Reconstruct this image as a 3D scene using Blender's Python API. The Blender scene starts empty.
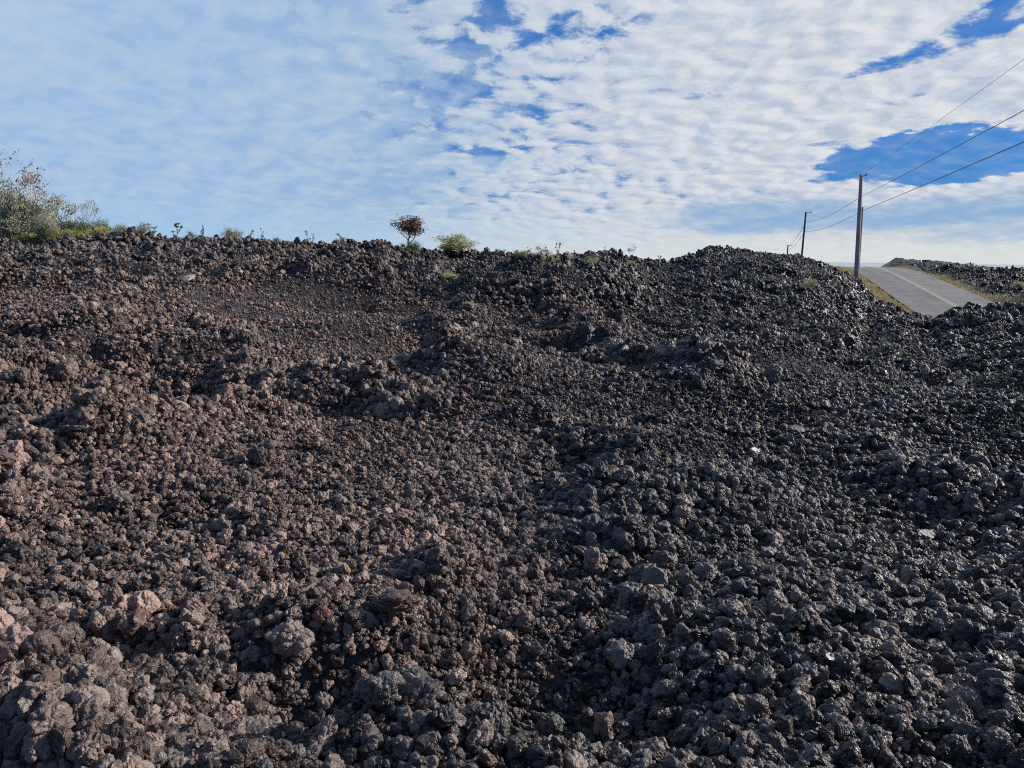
import bpy, math, random
import numpy as np
from mathutils import Vector, Matrix

random.seed(7)
rng = np.random.default_rng(7)
scene = bpy.context.scene
COL = scene.collection
PI = math.pi

# ------------------------------------------------------------------ camera
F = 769.0
CAM = Vector((0, 0, 1.6))
PITCH = math.atan((384 - 257.5) / F)
ROLL = math.radians(0.75)
R = Matrix.Rotation(PI / 2 - PITCH, 3, 'X') @ Matrix.Rotation(ROLL, 3, 'Z')
cam_d = bpy.data.cameras.new('camera')
cam_d.sensor_width = 36
cam_d.lens = 36 * F / 1024
cam_d.clip_start = 0.05
cam_d.clip_end = 60000
cam = bpy.data.objects.new('camera', cam_d)
COL.objects.link(cam)
cam.location = CAM
cam.rotation_euler = R.to_euler()
scene.camera = cam


def ray(px, py):
    return R @ Vector(((px - 512) / F, (384 - py) / F, -1.0))


def at(px, py, Y):
    d = ray(px, py)
    return CAM + d * (Y / d.y)


def azel(px, py):
    d = ray(px, py).normalized()
    return math.atan2(d.x, d.y), math.asin(d.z)


# ------------------------------------------------------------------ numpy noise
def h2(ix, iy, s):
    n = (ix.astype(np.int64) * 374761393 + iy.astype(np.int64) * 668265263 + s * 974634777) & 0xffffffff
    n = ((n ^ (n >> 13)) * 1274126177) & 0xffffffff
    n = ((n ^ (n >> 16)) * 2246822519) & 0xffffffff
    n = n ^ (n >> 15)
    return (n & 0xffffff) / float(0xffffff)


def vnoise(x, y, s=0):
    ix = np.floor(x); iy = np.floor(y)
    fx = x - ix; fy = y - iy
    fx = fx * fx * fx * (fx * (fx * 6 - 15) + 10); fy = fy * fy * fy * (fy * (fy * 6 - 15) + 10)
    a = h2(ix, iy, s); b = h2(ix + 1, iy, s); c = h2(ix, iy + 1, s); d = h2(ix + 1, iy + 1, s)
    return (a + (b - a) * fx) * (1 - fy) + (c + (d - c) * fx) * fy - 0.5


def fbm(x, y, o=4, s=0, g=0.5):
    r = 0; a = 1.0
    for i in range(o):
        r = r + a * vnoise(x + 17.3 * i, y - 9.1 * i, s + i)
        x, y = (x * 1.62 - y * 1.18), (x * 1.18 + y * 1.62)
        a *= g
    return r


def worley(x, y, s=0):
    """domes: 1 at a cell's centre, falling off; also a random height for each cell"""
    ix = np.floor(x); iy = np.floor(y)
    best = np.full(x.shape, 9.0); sec = np.full(x.shape, 9.0); bh = np.zeros(x.shape)
    for dx in (-1, 0, 1):
        for dy in (-1, 0, 1):
            cx = ix + dx; cy = iy + dy
            d = np.hypot(cx + h2(cx, cy, s) - x, cy + h2(cx, cy, s + 51) - y)
            m = d < best
            sec = np.where(m, best, np.minimum(sec, d))
            bh = np.where(m, h2(cx, cy, s + 77), bh)
            best = np.where(m, d, best)
    dome = np.sqrt(np.clip(1 - (best * 1.15) ** 2, 0, 1))
    crack = np.clip((sec - best) * 3, 0, 1)
    return dome, bh, crack


def sstep(a, b, x):
    t = np.clip((x - a) / (b - a), 0, 1)
    return t * t * (3 - 2 * t)


# ------------------------------------------------------------------ the lie of the land
# columns: picture column -> list of (forward distance, height), turned into azimuth / distance knots
LAND = {
    -900: [(0, 0), (4, .1), (10, .5), (20, 1.6), (40, 3.6), (80, 4.5), (200, 2), (500, -2)],
    -200: [(0, 0), (5, .12), (12, .6), (22, 1.5), (34, 2.5), (60, 3.0), (120, 1.5), (500, -24)],
    0:    [(0, 0), (5, .10), (12, .55), (22, 1.35), (34, 2.17), (50, 2.4), (100, 1.0), (500, -24)],
    100:  [(0, 0), (5, .06), (12, .50), (22, 1.40), (34, 2.42), (46, 2.4), (100, .5), (500, -24)],
    200:  [(0, 0), (5, .03), (12, .42), (22, 1.25), (36, 2.25), (48, 2.0), (100, .3), (500, -24)],
    300:  [(0, 0), (5, .00), (12, .30), (22, 1.05), (38, 2.25), (50, 2.0), (100, .3), (500, -24)],
    385:  [(0, 0), (5, .00), (12, .25), (22, .90), (40, 2.20), (52, 1.9), (100, .3), (500, -24)],
    480:  [(0, 0), (5, .00), (12, .20), (22, .65), (45, 1.95), (58, 1.9), (100, .3), (500, -24)],
    560:  [(0, 0), (5, .00), (12, .15), (22, .50), (50, 1.95), (62, 1.9), (100, .3), (500, -24)],
    620:  [(0, 0), (5, .00), (12, .10), (22, .35), (52, 1.75), (64, 1.7), (100, .3), (500, -24)],
    655:  [(0, 0), (5, .00), (12, .05), (22, .20), (52, 1.20), (64, 1.35), (100, .3), (500, -24)],
    710:  [(0, 0), (5, .00), (12, .00), (22, .00), (40, 1.0), (58, 2.55), (66, 2.5), (100, 1.0), (500, -24)],
    760:  [(0, 0), (5, .00), (12, -.04), (22, -.1), (40, .80), (60, 2.35), (70, 2.2), (100, 1.0), (500, -24)],
    800:  [(0, 0), (5, .00), (12, -.08), (22, -.2), (40, .45), (62, 1.95), (75, 1.8), (110, .9), (500, -24)],
    830:  [(0, 0), (5, .00), (12, -.10), (22, -.35), (40, -.10), (66, 1.30), (80, 1.25), (110, .7), (500, -24)],
    856:  [(0, 0), (5, .00), (12, -.12), (22, -.45), (40, -.60), (66, -.42), (80, .2), (105, .9), (150, .0), (500, -24)],
    900:  [(0, 0), (5, .00), (12, -.15), (22, -.55), (40, -1.25), (58, -1.8), (80, -.5), (105, 1.6), (150, .3), (500, -24)],
    940:  [(0, 0), (5, .00), (12, -.18), (22, -.60), (32, -.95), (42, -1.0), (54, -1.7), (70, -1.0), (100, 1.45), (150, .3), (500, -24)],
    975:  [(0, 0), (5, .00), (12, -.2), (22, -.65), (32, -.80), (40, -.50), (52, -1.9), (66, -1.0), (95, 1.15), (150, .2), (500, -24)],
    1024: [(0, 0), (5, .00), (12, -.2), (22, -.70), (32, -.75), (38, -.35), (48, -1.9), (62, -1.0), (90, .8), (150, .0), (500, -24)],
    1150: [(0, 0), (5, .00), (12, -.3), (20, -.70), (26, -.60), (36, -1.6), (50, -1.2), (80, .4), (150, .0), (500, -24)],
    1800: [(0, 0), (5, -.1), (10, -.6), (16, -1.3), (26, -1.3), (40, -.6), (80, .4), (150, .0), (500, -24)],
}
NB = 220
_ld = np.linspace(math.log(0.5), math.log(900), NB)
_pxs = sorted(LAND)
_az = np.array([math.atan((p - 512) / F) for p in _pxs])
_tab = []
for p, a in zip(_pxs, _az):
    k = LAND[p]
    dd = np.array([q[0] for q in k]) / math.cos(a)
    zz = np.array([q[1] for q in k])
    row = np.interp(np.exp(_ld), dd, zz)
    for _ in range(14):
        row[1:-1] = .25 * row[:-2] + .5 * row[1:-1] + .25 * row[2:]
    _tab.append(row)
_azf = np.linspace(-PI, PI, 1441)
_T = np.zeros((len(_azf), NB))
for j in range(NB):
    _T[:, j] = np.interp(_azf, np.concatenate([[-PI], _az, [PI]]),
                         np.concatenate([[.5 * (_tab[0][j] + _tab[-1][j])], [r[j] for r in _tab], [.5 * (_tab[0][j] + _tab[-1][j])]]))
for _ in range(6):
    _T[1:-1] = .25 * _T[:-2] + .5 * _T[1:-1] + .25 * _T[2:]


def land(x, y):
    az = np.arctan2(x, y); d = np.log(np.clip(np.hypot(x, y), .5, 890))
    fa = (az + PI) / (2 * PI) * (len(_azf) - 1); fd = (d - _ld[0]) / (_ld[1] - _ld[0])
    ia = np.clip(fa.astype(int), 0, len(_azf) - 2); idd = np.clip(fd.astype(int), 0, NB - 2)
    ta = np.clip(fa - ia, 0, 1); td = np.clip(fd - idd, 0, 1)
    return ((_T[ia, idd] * (1 - ta) + _T[ia + 1, idd] * ta) * (1 - td)
            + (_T[ia, idd + 1] * (1 - ta) + _T[ia + 1, idd + 1] * ta) * td)


# road centre line (x, y, z) -- from behind the mound up over the crest
_n = at(952, 304, 58); _c = at(869, 266.5, 105)
_hd = Vector((_c.x - _n.x, _c.y - _n.y, 0)); _len = _hd.length; _hd.normalize()
_side = Vector((_hd.y, -_hd.x, 0))
RW = 3.35


def road_sz(x, y):
    """signed distance from the centre line (right positive), chainage from the near point"""
    rx = x - _n.x; ry = y - _n.y
    return rx * _side.x + ry * _side.y, rx * _hd.x + ry * _hd.y


_ks = [-120, -60, -25, -10, 0, 15, 32, 42, _len, 60, 75, 120, 250]
_kz = [-2.4, -2.4, -2.3, -2.0, _n.z, _n.z + 1.0, _n.z + 2.05, _c.z - .12, _c.z, _c.z - .15, _c.z - .9, _c.z - 4.5, _c.z - 14]
_cs = np.linspace(-120, 250, 741)
_cz = np.interp(_cs, _ks, _kz)
for _ in range(60):
    _cz[1:-1] = .25 * _cz[:-2] + .5 * _cz[1:-1] + .25 * _cz[2:]


def road_z(s):
    return np.interp(s, _cs, _cz)


def ground_hit(px, py, far=140):
    d = ray(px, py)
    ts = np.exp(np.linspace(math.log(1.2), math.log(far), 1500)) / d.y
    xs = CAM.x + d.x * ts; ys = CAM.y + d.y * ts; zs = CAM.z + d.z * ts
    below = np.nonzero(zs < land(xs, ys))[0]
    i = below[0] if len(below) else len(ts) - 1
    return float(xs[i]), float(ys[i])


# patches of fine, nearly level gravel (from the photograph's brown smooth areas): centre, radius
FINE = []
for (px, py, r) in ((330, 520, 1.5), (420, 600, .9), (250, 470, 1.3), (150, 560, .8), (390, 440, 1.5), (300, 640, .35),
                    (390, 345, 2.2), (230, 300, 4.5), (130, 305, 4), (60, 300, 4), (330, 300, 3), (560, 400, 1.6),
                    (980, 420, 2.5), (900, 540, 1.3), (780, 480, 1.2)):
    x, y = ground_hit(px, py); FINE.append((x, y, r))
# hollows and humps seen in the photograph: column, row, radius, height
HUMPS = []
for (px, py, r, h) in ((140, 385, .9, -.30), (205, 388, .8, -.24), (110, 350, 1.1, .10), (190, 352, 1.0, .08), (60, 330, 1.4, .25),
                       (265, 535, .3, .10), (300, 655, .35, .16), (250, 700, .3, -.14), (330, 690, .25, -.16), (100, 690, .3, -.1),
                       (30, 715, .28, .12), (390, 625, .3, .06), (440, 580, .22, .12), (420, 720, .3, .03), (520, 735, .3, .04),
                       (540, 700, .3, -.14), (640, 700, .35, -.08), (350, 300, 1.8, -.3), (345, 285, 1.8, .35), (650, 325, 1.8, -.5),
                       (560, 300, 2, .5), (500, 300, 2, .35), (620, 300, 2.5, .45), (700, 330, 1.6, .12), (750, 330, 1.6, .08),
                       (480, 385, 1, .18), (330, 400, .9, -.16), (690, 400, 1.0, .22), (790, 385, 1.3, .24), (740, 420, .8, -.18),
                       (860, 450, .9, .10), (930, 480, .8, .10), (1000, 500, .8, .08), (880, 490, .7, -.06), (960, 530, .6, -.08),
                       (620, 440, .8, .02), (560, 470, .6, -.12), (700, 500, .6, .12), (480, 335, 1.3, -.12), (430, 345, 1.3, -.42),
                       (60, 385, .8, -.2), (50, 430, .6, -.14), (120, 440, .5, .12), (160, 520, .4, -.08), (0, 480, .6, -.15)):
    x, y = ground_hit(px, py); HUMPS.append((x, y, r, h))


HUMPS += [(3.7, 5.5, 1.5, -.24), (4.6, 6.3, 1.3, -.12), (5.0, 7.8, 1.3, .22), (1.9, 4.2, .9, -.06)]
for (px, Y, r, h) in ((873, 127, 5, .55), (886, 122, 6, .6), (905, 116, 6, .6), (930, 110, 6, .45)):
    p = at(px, 262, Y); HUMPS.append((p.x, p.y, r, h))


def fine_mask(x, y):
    m = np.zeros(x.shape)
    wob = fbm(x * .9, y * .9, 3, 400) * .5
    for (cx, cy, r) in FINE:
        q = np.hypot(x - cx, y - cy) / r + wob
        m = np.maximum(m, 1 - sstep(.7, 1.25, q))
    return m


CA = np.linspace(math.radians(-50), math.radians(48), 400)
CN = np.zeros(400); CF = np.zeros(400)


def height(x, y, small=True):
    d = np.hypot(x, y)
    z = land(x, y)
    fm = fine_mask(x, y)
    rough = (1 - .8 * fm) * (1 - .5 * sstep(.12, .40, np.arctan2(x, y)) * (1 - sstep(16, 28, d)))
    near = sstep(1.5, 9, d)
    z = z + fbm(x / 5.5, y / 5.5, 4, 1) * (.09 + .20 * near) * (1 - .65 * sstep(.12, .40, np.arctan2(x, y)) * (1 - sstep(18, 34, d)))
    ra = .48; xr = x * math.sin(ra) - y * math.cos(ra); yr = x * math.cos(ra) + y * math.sin(ra)
    rg = 1 - np.abs(fbm(xr / 9 + 3.3, yr / 2.6, 3, 700)) * 3.0
    z = z + np.clip(rg, -.6, 1) * .17 * sstep(4, 14, d) * (1 - .7 * fm)
    rid = 1 - np.abs(fbm(x / 2.1, y / 2.1, 3, 20)) * 3.2
    z = z + np.clip(rid, -1, 1) * (.07 + .13 * near) * rough
    dm, bh, ck = worley(x / 1.5, y / 1.5, 5)
    z = z + (dm * .6 + bh * .6 - .5) * ck ** .5 * .34 * sstep(7, 20, d) * rough
    for (cx, cy, r, h) in HUMPS:
        q = ((x - cx) ** 2 + (y - cy) ** 2) / (r * r)
        sel = q < 6
        z = z + np.where(sel, h * np.exp(-q * 1.2), 0) * 1.35
    if small:
        wx = x + fbm(x * 2, y * 2, 2, 31) * .3; wy = y + fbm(x * 2, y * 2, 2, 41) * .3
        dm, bh, ck = worley(wx / .62, wy / .62, 9)
        z = z + (dm * .5 + bh - .7) * np.sqrt(ck) * (.13 + .10 * near) * rough
        dm, bh, ck = worley(wx / .23, wy / .23, 12)
        z = z + (dm * .6 + bh * .7 - .6) * (.03 + .035 * near) * (1 - .6 * fm)
        z = z + fbm(x / .12, y / .12, 3, 60) * .03
    z = z + d * (np.interp(np.arctan2(x, y), CA, CN) * sstep(8, 30, d) * (1 - sstep(62, 74, d))
                 + np.interp(np.arctan2(x, y), CA, CF) * sstep(64, 78, d))
    # road corridor
    sd, sc = road_sz(x, y)
    onroad = (sc > -120) & (sc < 250)
    shoulder = sstep(RW + 1.0, RW + 3.2, np.abs(sd) + fbm(x / 3, y / 3, 2, 88) * np.where(sd > 0, .4, 1.2) + np.where(sd > 0, 1.1, .6))
    zr = road_z(sc) - .10 - .02 * np.abs(sd)
    # cutting: lava never rises abruptly inside the corridor
    z = np.where(onroad, zr + (z - zr) * shoulder, z)
    return z


# settle the ridges at the heights they have in the photograph
def settle(px_t, py_t, d0, d1, corr, lo, hi, rockh):
    tx = [azel(a, b)[0] for a, b in zip(px_t, py_t)]
    te = [math.tan(azel(a, b)[1]) for a, b in zip(px_t, py_t)]
    dg = np.linspace(d0, d1, 150)
    Ag, Dg = np.meshgrid(CA, dg, indexing='ij')
    xs = np.sin(Ag) * Dg; ys = np.cos(Ag) * Dg
    for _ in range(3):
        zz = height(xs, ys) + rockh * Dg
        sd, sc = road_sz(xs, ys)
        e = (zz - CAM.z) / Dg
        e = np.where(np.abs(sd) < RW + 2.2, -9, e).max(axis=1)
        k = np.interp(CA, tx, te) - e
        ok = (CA >= lo) & (CA <= hi)
        k = np.where(np.abs(k) > .2, 0, k)
        k = np.interp(CA, CA[ok], k[ok])
        for _ in range(5): k[1:-1] = .25 * k[:-2] + .5 * k[1:-1] + .25 * k[2:]
        corr += k


AZ = lambda p: math.atan((p - 512) / F)
settle([0, 50, 100, 160, 200, 300, 360, 385, 400, 440, 480, 520, 560, 590, 610, 640, 662, 680, 700, 712, 735, 760, 800, 825, 850, 864, 885, 905, 932, 942, 950, 975, 1024],
       [240, 237, 231, 235, 237, 241, 242, 239, 246, 250, 251, 254, 255, 251, 252, 259, 262, 257, 250, 245, 247, 250, 255, 262, 280, 291, 301, 309, 319, 315, 307, 307, 305],
       18, 64, CN, AZ(-30), AZ(1040), .0032)
settle([860, 872, 885, 930, 950, 1000, 1024], [261, 259, 257, 259, 261, 266.5, 268], 78, 130, CF, AZ(888), AZ(1040), .001)
_lk = CA < AZ(888)
CF[_lk] = np.interp(CA[_lk], [AZ(700), AZ(888)], [-.03, CF[~_lk][0]])

# ------------------------------------------------------------------ mesh helpers
def mesh_from(name, verts, faces, smooth=False):
    """verts (n,3), faces (m,k) arrays"""
    me = bpy.data.meshes.new(name)
    verts = np.asarray(verts, dtype=np.float32); faces = np.asarray(faces, dtype=np.int32)
    m, k = faces.shape
    me.vertices.add(len(verts)); me.vertices.foreach_set('co', verts.ravel())
    me.loops.add(m * k); me.loops.foreach_set('vertex_index', faces.ravel())
    me.polygons.add(m)
    me.polygons.foreach_set('loop_start', np.arange(0, m * k, k, dtype=np.int32))
    me.polygons.foreach_set('loop_total', np.full(m, k, dtype=np.int32))
    me.polygons.foreach_set('use_smooth', np.full(m, bool(smooth)))
    me.update(calc_edges=True)
    return me


class MB:
    def __init__(s):
        s.v = []; s.f = []

    def quad(s, a, b, c, d):
        i = len(s.v); s.v += [tuple(a), tuple(b), tuple(c), tuple(d)]; s.f.append((i, i + 1, i + 2, i + 3))

    def tube(s, pts, rad, n=8, cap=True):
        pts = [Vector(p) for p in pts]
        base = len(s.v)
        prev = None
        for i, p in enumerate(pts):
            t = (pts[min(i + 1, len(pts) - 1)] - pts[max(i - 1, 0)]).normalized()
            if prev is None:
                prev = t.orthogonal().normalized()
            u = (prev - t * prev.dot(t)).normalized(); w = t.cross(u); prev = u
            for k in range(n):
                a = 2 * PI * k / n
                s.v.append(tuple(p + (u * math.cos(a) + w * math.sin(a)) * rad[i]))
        for i in range(len(pts) - 1):
            for k in range(n):
                a = base + i * n + k; b = base + i * n + (k + 1) % n
                s.f.append((a, b, b + n, a + n))
        if cap:
            for q, o in ((0, 1), (len(pts) - 1, -1)):
                c = len(s.v); s.v.append(tuple(pts[q]))
                for k in range(0, n, 1):
                    a = base + q * n + k; b = base + q * n + (k + 1) % n
                    s.f.append((c, b, a) if o == 1 else (c, a, b))

    def box(s, c, h, rot=None):
        c = Vector(c); i = len(s.v)
        for sx in (-1, 1):
            for sy in (-1, 1):
                for sz in (-1, 1):
                    v = Vector((sx * h[0], sy * h[1], sz * h[2]))
                    if rot: v = rot @ v
                    s.v.append(tuple(c + v))
        for f in ((0, 1, 3, 2), (4, 6, 7, 5), (0, 4, 5, 1), (2, 3, 7, 6), (0, 2, 6, 4), (1, 5, 7, 3)):
            s.f.append(tuple(i + q for q in f))

    def mesh(s, name, smooth=False):
        me = bpy.data.meshes.new(name)
        me.from_pydata(s.v, [], s.f)
        if smooth:
            me.polygons.foreach_set('use_smooth', [True] * len(me.polygons))
        me.update()
        return me

    def build(s, name, mat, parent=None, smooth=False):
        me = s.mesh(name, smooth)
        return link(name, me, mat, parent)


def link(name, me, mat=None, parent=None):
    o = bpy.data.objects.new(name, me)
    if mat and not me.materials: me.materials.append(mat)
    COL.objects.link(o)
    if parent: o.parent = parent
    return o


def tag(o, label=None, cat=None, group=None, kind=None):
    if label: o['label'] = label
    if cat: o['category'] = cat
    if group: o['group'] = group
    if kind: o['kind'] = kind
    return o


# ------------------------------------------------------------------ materials
def new_mat(name):
    m = bpy.data.materials.new(name); m.use_nodes = True
    nt = m.node_tree; nt.nodes.clear()
    out = nt.nodes.new('ShaderNodeOutputMaterial'); b = nt.nodes.new('ShaderNodeBsdfPrincipled')
    nt.links.new(b.outputs[0], out.inputs[0])
    return m, nt, b


class G:
    """tiny node-graph helper"""
    def __init__(s, nt): s.nt = nt

    def n(s, t, **kw):
        x = s.nt.nodes.new(t)
        for k, v in kw.items(): setattr(x, k, v)
        return x

    def set(s, sock, v):
        if isinstance(v, bpy.types.NodeSocket): s.nt.links.new(v, sock)
        else: sock.default_value = v

    def m(s, op, a, b=0.0, c=0.0, clamp=False):
        x = s.n('ShaderNodeMath', operation=op); x.use_clamp = clamp
        s.set(x.inputs[0], a); s.set(x.inputs[1], b); s.set(x.inputs[2], c)
        return x.outputs[0]

    def mix(s, f, a, b, t='RGBA', blend='MIX'):
        x = s.n('ShaderNodeMix', data_type=t)
        if t == 'RGBA':
            x.blend_type = blend
            s.set(x.inputs[0], f); s.set(x.inputs[6], col(a)); s.set(x.inputs[7], col(b)); return x.outputs[2]
        s.set(x.inputs[0], f); s.set(x.inputs[2], a); s.set(x.inputs[3], b); return x.outputs[0]

    def noise(s, v, scale, detail=3, rough=.55, dist=0.0):
        x = s.n('ShaderNodeTexNoise'); s.set(x.inputs['Vector'], v)
        x.inputs['Scale'].default_value = scale; x.inputs['Detail'].default_value = detail
        x.inputs['Roughness'].default_value = rough; x.inputs['Distortion'].default_value = dist
        return x.outputs[0]

    def vor(s, v, scale, feature='F1', smooth=None, out=0, rnd=1.0):
        x = s.n('ShaderNodeTexVoronoi', feature=feature); s.set(x.inputs['Vector'], v)
        x.inputs['Scale'].default_value = scale; x.inputs['Randomness'].default_value = rnd
        if smooth is not None: x.inputs['Smoothness'].default_value = smooth
        return x.outputs[out]

    def rng(s, v, a, b, c=0.0, d=1.0, t='SMOOTHSTEP'):
        x = s.n('ShaderNodeMapRange', interpolation_type=t); s.set(x.inputs[0], v)
        for i, q in enumerate((a, b, c, d)): x.inputs[i + 1].default_value = q
        return x.outputs[0]

    def vec(s, x, y, z=0.0):
        n = s.n('ShaderNodeCombineXYZ')
        for i, q in enumerate((x, y, z)): s.set(n.inputs[i], q)
        return n.outputs[0]


def col(c):
    return (*c, 1.0) if isinstance(c, tuple) and len(c) == 3 else c


BROWN = [ground_hit(a, b) + (c,) for a, b, c in ((250, 500, 1.7), (360, 570, .95), (420, 640, .45), (330, 430, 1.5), (120, 480, 1.5), (380, 350, 2.4), (60, 330, 6), (200, 310, 8), (330, 300, 3), (30, 620, .8))]


def lava_mat(name, tint=None, tintf=0.0, bump=1.0, ground=False):
    m, nt, b = new_mat(name); g = G(nt)
    geo = g.n('ShaderNodeNewGeometry'); P = geo.outputs['Position']
    sep = g.n('ShaderNodeSeparateXYZ'); g.set(sep.inputs[0], P)
    X, Y = sep.outputs[0], sep.outputs[1]
    # where the clinker is oxidised brown: left of the view and in patches
    dist = g.m('SQRT', g.m('ADD', g.m('MULTIPLY', X, X), g.m('MULTIPLY', Y, Y)))
    ang = g.m('DIVIDE', X, g.m('ADD', dist, .6))
    side = g.m('MULTIPLY', g.rng(ang, -.30, .25, 1.0, 0.0), .45)
    for (bx, by, br) in BROWN:
        dx = g.m('SUBTRACT', X, bx); dy = g.m('SUBTRACT', Y, by)
        q = g.m('SQRT', g.m('ADD', g.m('MULTIPLY', dx, dx), g.m('MULTIPLY', dy, dy)))
        side = g.m('MAXIMUM', side, g.rng(q, br * .5, br * 1.5, .95, 0.0))
    patch = g.noise(P, .45, 4, .6)
    brown = g.m('ADD', g.m('MULTIPLY', side, .95), g.m('MULTIPLY', g.m('SUBTRACT', patch, .5), 1.6), clamp=True)
    brown = g.m('MULTIPLY', brown, g.rng(dist, 14, 50, 1.0, .45), clamp=True)
    oi = g.n('ShaderNodeObjectInfo'); rnd = oi.outputs['Random']
    if ground:
        vv = g.n('ShaderNodeTexVoronoi'); g.set(vv.inputs['Vector'], P); vv.inputs['Scale'].default_value = 9
        sc = g.n('ShaderNodeSeparateColor'); g.set(sc.inputs[0], vv.outputs['Color']); rnd = sc.outputs[0]
    r4 = g.m('FRACT', g.m('MULTIPLY', rnd, 13.1))
    brown = g.m('ADD', g.m('MULTIPLY', brown, .8), g.m('MULTIPLY', g.m('SUBTRACT', r4, .36), .62), clamp=True)
    val = g.m('POWER', g.m('FRACT', g.m('MULTIPLY', rnd, 5.3)), 1.6)
    c_b = g.mix(val, (.070, .044, .035), (.43, .288, .232))
    c_k = g.mix(val, (.015, .0138, .0142), (.195, .170, .158))
    c = g.mix(brown, c_k, c_b)
    # a few rusty and a few pale grey clasts
    r2 = g.m('FRACT', g.m('MULTIPLY', rnd, 37.7))
    c = g.mix(g.m('MULTIPLY', g.m('MULTIPLY', g.rng(r2, .94, .99), .45), g.m('ADD', .25, brown), clamp=True), c, (.20, .105, .075))
    r3 = g.m('FRACT', g.m('MULTIPLY', rnd, 91.3))
    c = g.mix(g.m('MULTIPLY', g.rng(r3, .93, .98), .5), c, (.23, .225, .21))
    fine = g.noise(P, 38, 3, .65)
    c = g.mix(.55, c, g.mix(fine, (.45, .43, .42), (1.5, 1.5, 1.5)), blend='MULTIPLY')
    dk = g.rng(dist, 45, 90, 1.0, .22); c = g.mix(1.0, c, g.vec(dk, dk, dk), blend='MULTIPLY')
    if ground: c = g.mix(1.0, c, (.16, .16, .16), blend='MULTIPLY')  # shade of the gaps between rocks, painted in as darker ground
    if tint: c = g.mix(tintf, c, tint)
    g.set(b.inputs['Base Color'], c)
    g.set(b.inputs['Roughness'], g.rng(fine, .35, .65, .30, .60))
    b.inputs['Specular IOR Level'].default_value = .55
    # pores and crumbs
    h1 = g.vor(P, 150, 'F1'); h2_ = g.noise(P, 60, 3, .7)
    pores = g.rng(h1, .0, .35, 0.0, 1.0)
    hh = g.m('ADD', g.m('MULTIPLY', pores, .35), h2_)
    if ground:
        hh = g.m('ADD', hh, g.m('MULTIPLY', g.m('SUBTRACT', 1.0, g.vor(P, 9, 'F1')), 3.0))
    bp = g.n('ShaderNodeBump'); bp.inputs['Strength'].default_value = .45 * bump
    bp.inputs['Distance'].default_value = .012
    g.set(bp.inputs['Height'], hh); g.set(b.inputs['Normal'], bp.outputs[0])
    return m


def simple_mat(name, c1, c2, scale=8, rough=.8, spec=.3, detail=3, trans=0.0, bump=0.0):
    m, nt, b = new_mat(name); g = G(nt)
    geo = g.n('ShaderNodeNewGeometry')
    nz = g.noise(geo.outputs['Position'], scale, detail, .6)
    g.set(b.inputs['Base Color'], g.mix(g.rng(nz, .3, .7), c1, c2))
    b.inputs['Roughness'].default_value = rough; b.inputs['Specular IOR Level'].default_value = spec
    if bump:
        bp = g.n('ShaderNodeBump'); bp.inputs['Distance'].default_value = bump
        g.set(bp.inputs['Height'], nz); g.set(b.inputs['Normal'], bp.outputs[0])
    if trans:
        out = [n for n in nt.nodes if n.type == 'OUTPUT_MATERIAL'][0]
        tr = g.n('ShaderNodeBsdfTranslucent'); g.set(tr.inputs[0], g.mix(g.rng(nz, .3, .7), c1, c2))
        mx = g.n('ShaderNodeMixShader'); mx.inputs[0].default_value = trans
        nt.links.new(b.outputs[0], mx.inputs[1]); nt.links.new(tr.outputs[0], mx.inputs[2]); nt.links.new(mx.outputs[0], out.inputs[0])
    return m


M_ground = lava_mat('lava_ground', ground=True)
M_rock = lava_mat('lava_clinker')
M_grey = lava_mat('grey_lava', (.12, .118, .112), .65)
M_pale = lava_mat('pale_stone', (.62, .60, .57), .92, .5)
M_red = lava_mat('rusty_lava', (.27, .13, .09), .7)
M_black = lava_mat('black_lava', (.035, .035, .04), .7)
M_leafd = simple_mat('dark_leaf', (.13, .16, .10), (.30, .32, .20), 3, .6, .3, trans=.25)
M_leafb = simple_mat('brown_leaf', (.22, .20, .17), (.42, .36, .31), 4, .7, .2, trans=.2)
M_leafo = simple_mat('olive_leaf', (.29, .30, .21), (.56, .55, .42), 3, .6, .3, trans=.3)
M_leafg = simple_mat('green_leaf', (.32, .37, .17), (.62, .64, .36), 3, .6, .3, trans=.35)
M_leafr = simple_mat('reddish_leaf', (.34, .19, .13), (.48, .30, .20), 4, .6, .3, trans=.3)
M_fern = simple_mat('fern', (.34, .35, .12), (.62, .60, .26), 1.2, .7, .2, trans=.35)
M_dry = simple_mat('dry_grass', (.46, .40, .17), (.70, .58, .33), .7, .8, .1, trans=.3)
M_bark = simple_mat('pale_bark', (.50, .47, .43), (.68, .64, .60), 6, .8)
M_leafl = simple_mat('grey_brown_leaf', (.13, .09, .055), (.30, .195, .125), 4, .7, .2, trans=.2)
M_leafp = simple_mat('pale_leaf', (.33, .30, .25), (.56, .50, .45), 3, .6, .3, trans=.35)
M_barkd = simple_mat('dark_bark', (.10, .08, .07), (.2, .17, .15), 6, .8)
M_pole = simple_mat('weathered_pole', (.38, .28, .29), (.55, .43, .43), 2, .8, bump=.01)
M_poled = simple_mat('brown_pole', (.12, .10, .09), (.20, .17, .155), 2, .8, bump=.01)
M_wire = simple_mat('wire', (.03, .03, .035), (.05, .05, .055), 2, .5)
M_metal = simple_mat('grey_metal', (.22, .22, .23), (.32, .32, .33), 5, .5)
M_twig = simple_mat('dry_twig', (.30, .25, .19), (.48, .42, .34), 20, .8)

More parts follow.
